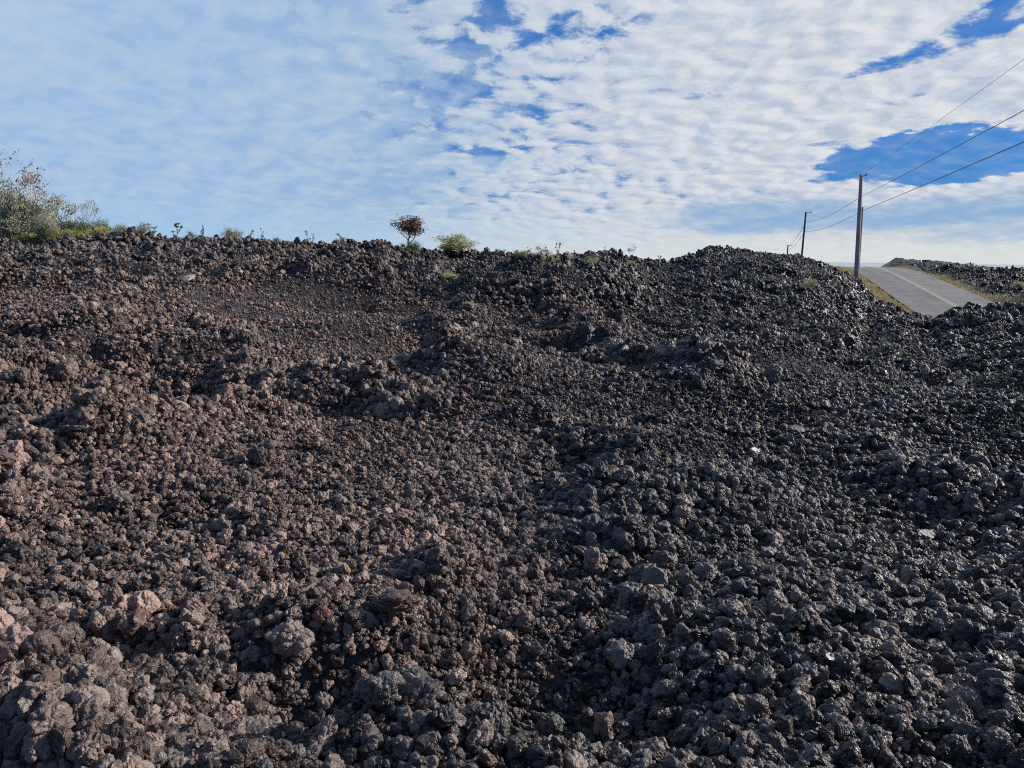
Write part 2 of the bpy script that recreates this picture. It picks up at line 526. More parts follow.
# ------------------------------------------------------------------ ground sheet
azs = np.concatenate([np.linspace(-PI, math.radians(-46), 90)[:-1],
                      np.linspace(math.radians(-46), math.radians(44), 1250),
                      np.linspace(math.radians(44), PI, 90)[1:-1]])
ds = np.concatenate([np.exp(np.linspace(math.log(.35), math.log(1.6), 30))[:-1],
                     np.exp(np.linspace(math.log(1.6), math.log(130), 760)),
                     np.exp(np.linspace(math.log(130), math.log(700), 50))[1:]])
A, D = np.meshgrid(azs, ds)
GX = np.sin(A) * D; GY = np.cos(A) * D
GZ = height(GX, GY)
nr, na = GX.shape
idx = np.arange(nr * na).reshape(nr, na)
nxt = np.roll(idx, -1, axis=1)
faces = np.stack([idx[:-1], nxt[:-1], nxt[1:], idx[1:]], -1).reshape(-1, 4)
verts = np.stack([GX, GY, GZ], -1).reshape(-1, 3)
cap_i = len(verts)
verts = np.concatenate([verts, [[0, 0, float(GZ[0].mean())]]])
me = mesh_from('lava_field', verts, faces[:, ::-1], smooth=False)
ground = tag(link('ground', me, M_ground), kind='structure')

# ------------------------------------------------------------------ sea
m, nt, b = new_mat('sea_water'); g = G(nt)
b.inputs['Base Color'].default_value = (.52, .57, .60, 1); b.inputs['Roughness'].default_value = .5  # pale base colour paints in haze and glare over the water
b.inputs['Specular IOR Level'].default_value = .6
geo = g.n('ShaderNodeNewGeometry'); nz = g.noise(geo.outputs['Position'], .05, 6, .7)
bp = g.n('ShaderNodeBump'); bp.inputs['Distance'].default_value = 2; bp.inputs['Strength'].default_value = .6
g.set(bp.inputs['Height'], nz); g.set(b.inputs['Normal'], bp.outputs[0])
a = np.linspace(0, 2 * PI, 129)[:-1]
ring = [np.stack([np.sin(a) * r, np.cos(a) * r, np.full(128, -22.0)], -1) for r in (1, 400, 1200, 4000, 12000, 40000)]
v = np.concatenate(ring); f = []
for i in range(5):
    for k in range(128):
        f.append((i * 128 + k, (i + 1) * 128 + k, (i + 1) * 128 + (k + 1) % 128, i * 128 + (k + 1) % 128))
tag(link('water', mesh_from('water', v, f), m), kind='structure')

# ------------------------------------------------------------------ road
m, nt, b = new_mat('asphalt'); g = G(nt)
geo = g.n('ShaderNodeNewGeometry'); P = geo.outputs['Position']
at_ = g.n('ShaderNodeAttribute'); at_.attribute_name = 'across'
ac = at_.outputs['Fac']
tracks = g.m('MULTIPLY', g.m('ADD', g.m('SINE', g.m('MULTIPLY', ac, 3.7)), 1.0), .5)
nz = g.rng(g.noise(P, .55, 6, .7), .35, .65); nf = g.noise(P, 90, 2, .6)
c = g.mix(nz, (.165, .160, .158), (.26, .253, .247))
c = g.mix(g.m('MULTIPLY', tracks, .35), c, (.29, .282, .275))
c = g.mix(.3, c, g.mix(nf, (.4, .4, .4), (1.5, 1.5, 1.5)), blend='MULTIPLY')
g.set(b.inputs['Base Color'], c); b.inputs['Roughness'].default_value = .72; b.inputs['Specular IOR Level'].default_value = .4
M_asph = m
M_yel = simple_mat('yellow_paint', (.58, .53, .36), (.74, .68, .48), 6, .6)
M_wht = simple_mat('white_paint', (.36, .36, .36), (.55, .55, .54), 6, .6)


def strip(offs, lift, s0=-110, s1=240, step=1.5):
    ss = np.arange(s0, s1, step); v = []; ac = []
    for s in ss:
        z = float(road_z(s))
        for o in offs:
            p = _n + _hd * s + _side * o
            v.append((p.x, p.y, z - .018 * abs(o) + lift)); ac.append(o)
    k = len(offs); f = []
    for i in range(len(ss) - 1):
        for j in range(k - 1):
            f.append((i * k + j, i * k + j + 1, (i + 1) * k + j + 1, (i + 1) * k + j))
    me = mesh_from('strip', v, f, smooth=True)
    at = me.attributes.new('across', 'FLOAT', 'POINT'); at.data.foreach_set('value', np.array(ac, dtype=np.float32))
    return me


offs = [-RW - .05] + list(np.linspace(-RW, RW, 15)) + [RW + .05]
tag(link('road', strip(offs, .0), M_asph), kind='structure')
mb = strip([.06, .16], .006); tag(link('road_marking', mb, M_yel), kind='structure')
mb = strip([-.16, -.06], .006); tag(link('road_marking', mb, M_yel), kind='structure')


# ------------------------------------------------------------------ lava rocks
def n3(p, s):
    """smooth 3-d value noise"""
    iz = np.floor(p[:, 2]); fz = p[:, 2] - iz; fz = fz * fz * (3 - 2 * fz)
    ix = np.floor(p[:, 0]); iy = np.floor(p[:, 1])
    fx = p[:, 0] - ix; fy = p[:, 1] - iy
    fx = fx * fx * (3 - 2 * fx); fy = fy * fy * (3 - 2 * fy)

    def h(a, b, c): return h2(a + 57 * c, b - 113 * c, s)
    r = 0
    for dz, wz in ((0, 1 - fz), (1, fz)):
        r = r + wz * ((h(ix, iy, iz + dz) * (1 - fx) + h(ix + 1, iy, iz + dz) * fx) * (1 - fy)
                      + (h(ix, iy + 1, iz + dz) * (1 - fx) + h(ix + 1, iy + 1, iz + dz) * fx) * fy)
    return (r - .5) * 1.4


def ico(sub):
    t = (1 + 5 ** .5) / 2
    v = [(-1, t, 0), (1, t, 0), (-1, -t, 0), (1, -t, 0), (0, -1, t), (0, 1, t), (0, -1, -t), (0, 1, -t), (t, 0, -1), (t, 0, 1), (-t, 0, -1), (-t, 0, 1)]
    v = [np.array(q) / np.linalg.norm(q) for q in v]
    f = [(0, 11, 5), (0, 5, 1), (0, 1, 7), (0, 7, 10), (0, 10, 11), (1, 5, 9), (5, 11, 4), (11, 10, 2), (10, 7, 6), (7, 1, 8),
         (3, 9, 4), (3, 4, 2), (3, 2, 6), (3, 6, 8), (3, 8, 9), (4, 9, 5), (2, 4, 11), (6, 2, 10), (8, 6, 7), (9, 8, 1)]
    for _ in range(sub):
        c = {}; nf = []

        def mid(a, b):
            k = (min(a, b), max(a, b))
            if k not in c:
                q = v[a] + v[b]; v.append(q / np.linalg.norm(q)); c[k] = len(v) - 1
            return c[k]
        for (a, b, d) in f:
            x, y, z = mid(a, b), mid(b, d), mid(d, a)
            nf += [(a, x, z), (b, y, x), (d, z, y), (x, y, z)]
        f = nf
    return np.array(v), np.array(f)


ICO = {s: ico(s) for s in (2, 3, 4, 5)}


def rock_mesh(seed, sub, style, mat):
    """style 0 knobbly clinker, 1 angular block, 2 slab"""
    r = np.random.default_rng(seed)
    v, f = ICO[sub]; p = v.copy()
    rad = np.ones(len(p))
    if style == 0:
        k = 9
        cs = r.normal(size=(k, 3)); cs /= np.linalg.norm(cs, axis=1)[:, None]
        hs = r.uniform(.10, .50, k); ws = r.uniform(.45, .95, k)
        add = np.zeros(len(p))
        for c, h, w in zip(cs, hs, ws):
            q = np.linalg.norm(v - c, axis=1) / w
            add = np.maximum(add, h * np.sqrt(np.clip(1 - q * q, 0, 1)))
        rad = .70 + add
        cs = r.normal(size=(7, 3)); cs /= np.linalg.norm(cs, axis=1)[:, None]
        dots = v @ cs.T
        lim = np.where(dots > .2, r.uniform(.72, 1.0, 7) / np.maximum(dots, .2), 9).min(axis=1)
        rad = np.minimum(rad, lim)
    else:
        k = 11
        cs = r.normal(size=(k, 3)); cs /= np.linalg.norm(cs, axis=1)[:, None]
        off = r.uniform(.62, .95, k)
        dots = v @ cs.T
        lim = np.where(dots > .15, off / np.maximum(dots, .15), 9)
        rad = np.minimum(lim.min(axis=1), 1.15)
    if sub >= 5:
        k = 90; amp = .55 if style == 0 else .25
        cs = r.normal(size=(k, 3)); cs /= np.linalg.norm(cs, axis=1)[:, None]
        add = np.zeros(len(p))
        for c in cs:
            w = r.uniform(.10, .28)
            q = np.linalg.norm(v - c, axis=1) / w
            add = np.maximum(add, w * amp * np.sqrt(np.clip(1 - q * q, 0, 1)))
        rad = rad + add
    rad = rad + n3(v * 1.9 + seed, seed) * .22 + n3(v * 4.5 + seed, seed + 3) * .13
    if sub >= 4: rad = rad + n3(v * 11 + seed, seed + 5) * .045
    if sub >= 5: rad = rad + n3(v * 26 + seed, seed + 9) * .025
    p = v * rad[:, None]
    sc = r.uniform(.75, 1.25, 3)
    if style == 2: sc = np.array([1.3, 1.0, .38])
    p = p * sc
    p /= np.abs(p).max()
    me = mesh_from('lava_rock', p * .5, f, smooth=False)
    if mat: me.materials.append(mat)
    return me


pool = bpy.data.collections.new('clinker_shapes')
NV = 16
for i in range(NV):
    me = rock_mesh(100 + i, 3, 0 if i < 11 else 1, M_rock)
    o = bpy.data.objects.new('clinker_%02d' % i, me); pool.objects.link(o)
pool_near = bpy.data.collections.new('clinker_shapes_near')
for i in range(NV):
    me = rock_mesh(100 + i, 4, 0 if i < 11 else 1, M_rock)
    o = bpy.data.objects.new('near_clinker_%02d' % i, me); pool_near.objects.link(o)


def gn_scatter(name, pts, scl, rot, vi, collection, label, cat):
    me = bpy.data.meshes.new(name)
    me.vertices.add(len(pts)); me.vertices.foreach_set('co', np.asarray(pts, dtype=np.float32).ravel())
    a = me.attributes.new('rs', 'FLOAT_VECTOR', 'POINT'); a.data.foreach_set('vector', np.asarray(scl, dtype=np.float32).ravel())
    a = me.attributes.new('rr', 'FLOAT_VECTOR', 'POINT'); a.data.foreach_set('vector', np.asarray(rot, dtype=np.float32).ravel())
    a = me.attributes.new('ri', 'INT', 'POINT'); a.data.foreach_set('value', np.asarray(vi, dtype=np.int32))
    o = link(name, me); tag(o, label, cat, kind='stuff')
    ng = bpy.data.node_groups.new(name, 'GeometryNodeTree')
    ng.interface.new_socket('Geometry', in_out='INPUT', socket_type='NodeSocketGeometry')
    ng.interface.new_socket('Geometry', in_out='OUTPUT', socket_type='NodeSocketGeometry')
    N = ng.nodes; L = ng.links
    gi = N.new('NodeGroupInput'); go = N.new('NodeGroupOutput')
    ci = N.new('GeometryNodeCollectionInfo'); ci.inputs['Collection'].default_value = collection
    ci.inputs['Separate Children'].default_value = True; ci.inputs['Reset Children'].default_value = True
    iop = N.new('GeometryNodeInstanceOnPoints'); iop.inputs['Pick Instance'].default_value = True

    def attr(n, t):
        x = N.new('GeometryNodeInputNamedAttribute'); x.data_type = t; x.inputs['Name'].default_value = n; return x.outputs['Attribute']
    L.new(gi.outputs[0], iop.inputs['Points']); L.new(ci.outputs[0], iop.inputs['Instance'])
    L.new(attr('ri', 'INT'), iop.inputs['Instance Index'])
    e = N.new('FunctionNodeEulerToRotation'); L.new(attr('rr', 'FLOAT_VECTOR'), e.inputs[0]); L.new(e.outputs[0], iop.inputs['Rotation'])
    L.new(attr('rs', 'FLOAT_VECTOR'), iop.inputs['Scale'])
    L.new(iop.outputs[0], go.inputs[0])
    md = o.modifiers.new('scatter', 'NODES'); md.node_group = ng
    return o


def scatter(n, d0, d1, a0, a1, power):
    """points with density ~ d**-power per area"""
    u = rng.random(n); e = 2 - power
    d = (d0 ** e + u * (d1 ** e - d0 ** e)) ** (1 / e) if abs(e) > 1e-6 else d0 * (d1 / d0) ** u
    a = np.radians(a0 + rng.random(n) * (a1 - a0))
    return np.sin(a) * d, np.cos(a) * d, d


def size_mult(n, k=2.6, lo=.55, hi=3.2):
    u = rng.random(n)
    return np.minimum(lo * (1 - u) ** (-1 / k), hi)


# near rubble (constant density), then rubble whose block size grows with distance
x0, y0, d0 = scatter(30000, 1.5, 6, -46, 44, 0)
s0 = .030 * size_mult(len(x0), 3, .7, 1.8)
x1, y1, d1 = scatter(150000, 1.5, 10, -46, 44, 0)
s1 = .044 * size_mult(len(x1), 2.8, .66, 2.8)
x2, y2, d2 = scatter(300000, 9, 110, -44, 42, 2)
s2 = .0038 * d2 * size_mult(len(x2), 3.0, .64, 2.3) * (1 - .25 * sstep(25, 45, d2))
x1 = np.concatenate([x0, x1]); y1 = np.concatenate([y0, y1]); s1 = np.concatenate([s0, s1])
x3, y3, d3 = scatter(9000, 1.0, 25, 44, 314, 1)
s3 = .10 * size_mult(len(x3), 2.4, .6, 3.2)
X = np.concatenate([x1, x2, x3]); Y = np.concatenate([y1, y2, y3]); S = np.concatenate([s1, s2, s3]); DD = np.hypot(X, Y)
# coarse patches and fine patches
cl = fbm(X / 1.3, Y / 1.3, 3, 300)
fmk = fine_mask(X, Y)
S = S * (1 + .5 * np.clip(cl * 2.5, -.4, 1.1)) * (1 - .26 * fmk)
S = np.minimum(S, np.where((DD < 4.2) & (X < .8), .040, .030) * DD)
_sd, _sc = road_sz(X, Y)
S = np.where((np.abs(_sd) < 16) & (DD > 45), S * .7, S)
S = np.where((fmk > .5), np.minimum(S, np.maximum(.085, DD * .009)), S)
blcorner = (DD < 3.6) & (X < .9)
S = S * (1 + .22 * sstep(.0, .5, np.arctan2(X, Y)) * (DD < 10))
S = np.where(blcorner & (fmk < .4), S * 1.12, S)
sd, sc = road_sz(X, Y)
keep = ~((np.abs(sd) < RW + 1.1 + rng.random(len(X)) * 1.2) & (sc > -120)) & (S > .012)
X, Y, S, DD = X[keep], Y[keep], S[keep], DD[keep]
Z = height(X, Y)
n = len(X)
ROT = rng.uniform(0, 2 * PI, (n, 3))
SCL = S[:, None] * rng.uniform(.75, 1.25, (n, 3))
VI = rng.integers(0, NV, n)
VI = np.where((cl[keep] > .12) | (rng.random(n) < .85), rng.integers(0, 11, n), VI)
Z = Z + S * rng.uniform(.15, .58, n)
# the rocks that show largest become objects of their own
Ri = np.array(R.inverted())
rel = np.stack([X, Y, Z - CAM.z], -1) @ Ri.T
pxx = 512 - F * rel[:, 0] / rel[:, 2]; pyy = 384 + F * rel[:, 1] / rel[:, 2]
inview = (rel[:, 2] < 0) & (pxx > 4) & (pxx < 1020) & (pyy > 240) & (pyy < 764)
show = np.where(inview, S / np.maximum(-rel[:, 2], .1), 0)
top = np.argsort(-show)[:232]
rest = np.ones(n, bool); rest[top] = False
P3 = np.stack([X, Y, Z], -1)
nearm = rest & (DD < 6.5)
farm = rest & (DD >= 6.5)
gn_scatter('clinker_rubble', P3[nearm], SCL[nearm], ROT[nearm], VI[nearm], pool_near,
           'loose knobbly brown and charcoal lava clinker covering the near ground', 'lava rubble')
gn_scatter('clinker_rubble', P3[farm], SCL[farm], ROT[farm], VI[farm], pool,
           'rough dark lava blocks covering the slope up to the skyline', 'lava rubble')

big = [rock_mesh(500 + i, 5, 0 if i % 4 else 1, M_rock) for i in range(12)]


def zone(px, py):
    v = ('along the bottom edge' if py > 690 else 'in the near foreground' if py > 560 else 'in the middle of the slope' if py > 400 else 'high on the slope')
    h = ('at far left' if px < 200 else 'left of centre' if px < 430 else 'at centre' if px < 600 else 'right of centre' if px < 820 else 'at far right')
    return v, h


for i in top:
    v_, h_ = zone(pxx[i], pyy[i])
    shape = int(i) % 12
    o = link('lava_rock', big[shape])
    o.location = (X[i], Y[i], Z[i]); o.rotation_euler = tuple(ROT[i]); o.scale = tuple(SCL[i])
    tone = 'brown' if pxx[i] < 470 else 'charcoal'
    kind = 'knobbly' if shape % 4 else 'blocky'
    tag(o, f'rough {kind} {tone} lava rock in rubble {v_}, {h_}', 'rock', f'{kind} {tone} lava rocks {v_} {h_}')


def place_rock(px, py, wpx, style, mat, label, seed, flat=1.0, lift=.25, rot=None, group=None):
    x, y = ground_hit(px, py)
    z = float(height(np.array([x]), np.array([y]))[0])
    # aim along the picture ray with the real relief
    d = ray(px, py)
    for _ in range(4):
        t = (z - CAM.z) / d.z if d.z < -.01 else y / d.y
        if 0 < t * d.y < 130: x, y = t * d.x, t * d.y
        z2 = float(height(np.array([x]), np.array([y]))[0]); z = .5 * z + .5 * z2
    s = wpx / F * y
    o = link('lava_rock' if mat is not M_pale else 'pale_stone', rock_mesh(seed, 5 if wpx > 14 else 4, style, mat))
    o.location = (x, y, z + s * lift + .01)
    o.scale = (s, s * .9, s * flat)
    o.rotation_euler = rot or (random.uniform(-.4, .4), random.uniform(-.4, .4), random.uniform(0, 6))
    tag(o, label, 'rock', group)
    return o


ROCKS = [
    (755, 463, 13, 2, M_pale, 'white flat stone standing out on the dark slope right of centre', .9, (1.0, .2, .3)),
    (796, 442, 22, 2, M_grey, 'grey flat slab of lava lying above and right of the white stone', .8, (.5, .1, .4)),
    (772, 388, 22, 1, M_grey, 'squarish grey lava block high on the slope right of centre', 1, None),
    (137, 431, 24, 1, M_grey, 'light grey squarish block on the brown left slope', .9, None),
    (78, 440, 26, 2, M_grey, 'flat grey slab left of the light grey squarish block', .9, None),
    (42, 475, 28, 2, M_grey, 'low grey-green slab at the left side of the brown gravel', .8, None),
    (118, 512, 30, 0, M_grey, 'grey broken lump in the fine brown gravel at left', .9, None),
    (262, 468, 34, 0, M_black, 'dark ragged lump rising from the smooth brown gravel', 1, None),
    (410, 411, 11, 1, M_grey, 'light angular stone on the slope left of centre', 1, None),
    (444, 384, 14, 1, M_grey, 'small grey wedge of lava above the light angular stone', 1.1, None),
    (190, 293, 16, 2, M_pale, 'pale slab half buried just under the left skyline', .6, None),
    (210, 325, 11, 1, M_grey, 'whitish lump on the smooth track below the left skyline', 1, None),
    (66, 396, 36, 0, M_rock, 'large brown angular boulder beside the dark hollow at left', 1.1, None),
    (28, 388, 26, 0, M_rock, 'tall brown boulder near the left edge of the picture', 1.3, None),
    (172, 625, 20, 0, M_red, 'rusty red lava rock in the left foreground', 1, None),
    (188, 636, 26, 1, M_grey, 'pale grey angular rock just right of the rusty red rock', .9, (.5, .3, .5)),
    (75, 648, 26, 0, M_grey, 'round grey lava rock in the left foreground rubble', 1, None),
    (35, 705, 34, 1, M_grey, 'large light grey rock near the bottom left corner', 1, None),
    (290, 668, 62, 0, M_rock, 'largest clinker boulder, cratered and grey brown, in left foreground', .8, None),
    (322, 630, 22, 0, M_red, 'reddish knob of lava above the largest clinker boulder', 1.3, None),
    (55, 745, 62, 0, M_rock, 'wide brown clinker boulder in the bottom left corner', .75, None),
    (395, 625, 58, 0, M_rock, 'rounded clinker boulder left of centre in the foreground', .8, None),
    (440, 575, 36, 0, M_black, 'dark lava knob poking up at centre of the slope', 1.25, None),
    (594, 578, 38, 0, M_rock, 'rounded dark brown clinker boulder near the centre', .9, None),
    (585, 615, 34, 0, M_black, 'black pitted lava rock below the rounded brown one', .9, None),
    (380, 715, 60, 0, M_grey, 'grey clinker boulder at the bottom left of centre', .85, None),
    (415, 700, 40, 1, M_grey, 'grey angular slab leaning on the grey clinker boulder', 1.1, None),
    (490, 715, 34, 1, M_black, 'flat faced dark wedge of lava near the bottom centre', 1.1, (.9, .2, .2)),
    (495, 742, 44, 0, M_grey, 'grey knobbly rock at bottom centre below the dark wedge', .9, None),
    (550, 738, 36, 0, M_grey, 'grey pointed rock at the bottom right of the wedge', 1, None),
    (380, 660, 22, 0, M_red, 'round reddish cobble above the grey clinker boulder', 1, None),
    (925, 545, 26, 2, M_grey, 'grey leaning slab on the right hand slope', .8, (.7, .1, .3)),
    (880, 618, 34, 0, M_black, 'black clinker boulder in the right foreground', .8, None),
    (955, 605, 32, 0, M_black, 'black rounded rock near the right edge', .8, None),
    (745, 700, 24, 0, M_grey, 'olive grey clinker in the bottom right foreground', .9, None),
    (765, 705, 20, 0, M_grey, 'grey green cobble beside the olive clinker', .9, None),
    (830, 672, 16, 2, M_pale, 'cream coloured stone chip on the right foreground rubble', .5, (.3, .1, 1.2)),
    (910, 676, 7, 1, M_pale, 'small white chip right of the cream coloured stone', .7, None),
    (947, 673, 7, 1, M_pale, 'small white chip farthest right in the foreground', .7, None),
    (727, 749, 10, 2, M_pale, 'white flat chip near the bottom edge', .7, None),
    (741, 746, 10, 2, M_pale, 'grey white sliver beside the white flat chip', .6, None),
    (851, 752, 7, 1, M_pale, 'pinkish white chip at the bottom right edge', .7, None),
    (850, 628, 7, 1, M_red, 'tiny red stone in the right foreground', 1, None),
    (888, 639, 10, 0, M_red, 'rust brown stone right of the tiny red stone', .9, None),
    (590, 470, 12, 1, M_grey, 'grey chip sitting on the centre slope', 1, None),
    (600, 405, 9, 1, M_grey, 'light chip above the grey chip on the centre slope', 1, None),
    (955, 355, 16, 2, M_grey, 'grey slab edge catching light on the far right slope', .7, None),
    (960, 395, 20, 2, M_grey, 'thin grey ledge of rock at the far right', .5, None),
    (900, 480, 20, 1, M_grey, 'grey block on the right hand ridge', .9, None),
]
for k, (px, py, w, st, mt, lb, fl, rt) in enumerate(ROCKS):
    place_rock(px, py, w * (1.2 if mt is M_pale and w > 12 else 1.0), st, mt, lb, 900 + k * 3, fl, rot=rt, lift=.75 if mt is M_pale else .6 if w < 24 else .4)

# ------------------------------------------------------------------ vegetation
def ground_z(x, y):
    return float(height(np.array([x]), np.array([y]))[0])


def leaf_quads(mb, c, n, spread, size, r, flat=.8):
    for _ in range(n):
        p = Vector((r.gauss(0, spread), r.gauss(0, spread), r.gauss(0, spread * flat))) + c
        a = Vector((r.uniform(-1, 1), r.uniform(-1, 1), r.uniform(-1, 1))).normalized()
        b = a.orthogonal().normalized(); b.rotate(Matrix.Rotation(r.uniform(0, 6.28), 3, a))
        s = size * r.uniform(.6, 1.3)
        cc = a.cross(b)
        mb.quad(p - b * s, p + cc * s * .45, p + b * s, p - cc * s * .45)


def grow(mbw, mbl, base, dirn, length, rad, depth, r, sp):
    """recursive limb: wobbling tapered tube, children along it, leaves at the ends"""
    pts = [base]; rads = [rad]; d = dirn.normalized(); p = base
    k = 5
    for i in range(k):
        d = (d + Vector((r.gauss(0, sp['wob']), r.gauss(0, sp['wob']), r.gauss(0, sp['wob'] * .5) + sp['up']))).normalized()
        p = p + d * length / k
        pts.append(p); rads.append(rad * (1 - .62 * (i + 1) / k))
    mbw.tube(pts, rads, 5 if depth > 1 else 4, cap=False)
    if depth <= 0:
        leaf_quads(mbl, p, sp['leaves'], sp['clump'], sp['leaf'], r)
        if r.random() < .6: leaf_quads(mbl, pts[3], sp['leaves'] // 2, sp['clump'] * .8, sp['leaf'], r)
        return
    nb = sp['nb'] + (1 if r.random() < .5 else 0)
    for j in range(nb):
        t = r.uniform(sp['low'], 1.0) * k
        i = min(int(t), k - 1); q = pts[i].lerp(pts[i + 1], t - i)
        a = r.uniform(0, 6.28) if depth < sp['depth'] else 2 * PI * (j + r.random() * .6) / nb
        side = Vector((math.cos(a), math.sin(a), r.uniform(sp['rise'] - .25, sp['rise'] + .35)))
        grow(mbw, mbl, q, (d * .45 + side).normalized(), length * r.uniform(.5, .78), rads[i] * .62, depth - 1, r, sp)


def tree(px, py, Y, h, sp, wood, leaf, name, label, cat, group=None, seed=1, lean=0.0, w=None):
    r = random.Random(seed)
    p = at(px, py, Y)
    gz = ground_z(p.x, p.y)
    z = gz - .05
    root = bpy.data.objects.new(name, None); COL.objects.link(root)
    root.location = (p.x, p.y, z); root.rotation_euler = (0, 0, 0); root.empty_display_size = .3
    tag(root, label, cat, group)
    mw, ml = MB(), MB()
    ns = sp.get('stems', 1)
    for s in range(ns):
        a = 2 * PI * s / ns + r.random()
        dn = Vector((lean, 0, 1)) if ns == 1 else Vector((math.cos(a) * .6 + lean, math.sin(a) * .6, 1))
        grow(mw, ml, Vector((r.gauss(0, .05) * (ns > 1), r.gauss(0, .05) * (ns > 1), 0)), dn, 1.0 * r.uniform(.85, 1.1), .045 * sp.get('thick', 1), sp['depth'], r, sp)
    zmax = max(v[2] for v in ml.v); xs = sorted(v[0] for v in ml.v); half = (xs[int(len(xs) * .98)] - xs[int(len(xs) * .02)])
    # target: top at height h above the base; width w
    k = h / zmax
    kx = (w / half) if w else k
    mw.v = [(v[0] * kx, v[1] * kx, v[2] * k) for v in mw.v]
    ml.v = [(v[0] * kx, v[1] * kx, v[2] * k) for v in ml.v]
    mw.build('trunk' if ns == 1 else 'stems', wood, root, smooth=True)
    ml.build('crown' if ns == 1 else 'foliage', leaf, root)
    return root


SP_OHIA = dict(depth=3, nb=3, low=.45, wob=.22, up=.03, rise=.35, leaves=11, clump=.065, leaf=.036, thick=1.2)
SP_BARE = dict(depth=2, nb=4, low=.1, wob=.28, up=.0, rise=.4, leaves=4, clump=.06, leaf=.03, stems=5, thick=1.1)
SP_UMB = dict(depth=2, nb=4, low=.6, wob=.16, up=.06, rise=.35, leaves=26, clump=.10, leaf=.042, thick=.9)
SP_BUSH = dict(depth=2, nb=4, low=.1, wob=.25, up=.0, rise=.4, leaves=24, clump=.12, leaf=.055, stems=5, thick=.5)
SP_DENSE = dict(depth=2, nb=4, low=.1, wob=.22, up=.02, rise=.3, leaves=34, clump=.14, leaf=.050, stems=6, thick=.7)
SP_WISP = dict(depth=1, nb=3, low=.3, wob=.12, up=.08, rise=.8, leaves=40, clump=.07, leaf=.07, thick=1.0)
SP_SPIRE = dict(depth=1, nb=6, low=.1, wob=.05, up=.06, rise=.9, leaves=30, clump=.05, leaf=.07, thick=1.0)


def ppm(Y): return F / Y


def plant(px, ytop, ybase, Y, sp, wood, leaf, name, label, cat, group=None, seed=1, wpx=None, lean=0.0):
    """stands where the picture row of its base meets the ground, else on the ridge; tall enough for its top to reach ytop"""
    d = ray(px, ybase); t = np.linspace(16, 75, 400) / d.y
    zt = height(d.x * t, d.y * t); zr = CAM.z + d.z * t
    hit = np.nonzero(zr < zt)[0]
    if len(hit): Y = float(t[hit[0]] * d.y) + .3
    else: Y = float(t[int(np.argmax((zt - CAM.z) / t))] * d.y) + .4
    p = at(px, ybase, Y); gz = ground_z(p.x, p.y)
    topz = at(px, ytop - 2.5, Y).z
    h = max(topz - gz, .3)
    return tree(px, ybase, Y, h, sp, wood, leaf, name, label, cat, group, seed, lean, (wpx / F * Y) if wpx else None)


# left-hand thicket
plant(3, 143, 238, 40, SP_OHIA, M_bark, M_leafp, 'tree', 'tallest bare branched tree with sparse tips, at the left edge', 'tree', seed=11, wpx=42)
plant(24, 166, 238, 41, SP_OHIA, M_bark, M_leafp, 'tree', 'second tallest thin tree in the left thicket', 'tree', seed=12, wpx=34)
plant(-24, 170, 238, 41, SP_OHIA, M_bark, M_leafo, 'tree', 'pale trunked tree cut by the left edge of the picture', 'tree', seed=13, wpx=50)
plant(2, 178, 240, 37, SP_DENSE, M_bark, M_leafo, 'shrub', 'olive shrub with white stems at the left edge', 'shrub', seed=14, wpx=34)
plant(20, 180, 240, 39, SP_DENSE, M_bark, M_leafo, 'shrub', 'broad grey green shrub in the middle of the left thicket', 'shrub', seed=15, wpx=34)
plant(34, 188, 239, 38, SP_DENSE, M_bark, M_leafo, 'shrub', 'olive shrub on the right of the left thicket', 'shrub', seed=16, wpx=30)
plant(14, 208, 242, 34.5, SP_BUSH, M_bark, M_leafo, 'shrub', 'low bush of pale bare stems below the thicket', 'shrub', seed=17, wpx=34)
plant(6, 206, 243, 34, SP_BARE, M_bark, M_leafp, 'shrub', 'bare whitish stemmed bush at the foot of the thicket, at the left edge', 'shrub', seed=26, wpx=20)
plant(28, 204, 243, 34, SP_BARE, M_bark, M_leafp, 'shrub', 'bare whitish stemmed bush under the right half of the thicket', 'shrub', seed=27, wpx=24)
plant(47, 202, 238, 39, SP_DENSE, M_bark, M_leafo, 'shrub', 'low olive shrub where the thicket slopes down', 'shrub', seed=18, wpx=24)
plant(64, 195, 232, 42, SP_UMB, M_barkd, M_leafo, 'tree', 'small flat topped tree right of the thicket', 'tree', seed=19, wpx=26)
plant(91, 199, 232, 41, SP_UMB, M_barkd, M_leafo, 'tree', 'slender leaning tree at the right end of the green slope', 'tree', seed=22, wpx=20, lean=-.15)
plant(70, 214, 230, 44, SP_DENSE, M_barkd, M_leafd, 'shrub', 'dark shrub under the flat topped tree', 'shrub', seed=23, wpx=26)
plant(88, 216, 232, 44, SP_DENSE, M_barkd, M_leafd, 'shrub', 'dark shrub under the slender leaning tree', 'shrub', seed=24, wpx=22)
plant(103, 221, 232, 44, SP_DENSE, M_barkd, M_leafd, 'shrub', 'small dark shrub at the end of the green slope', 'shrub', seed=25, wpx=16)
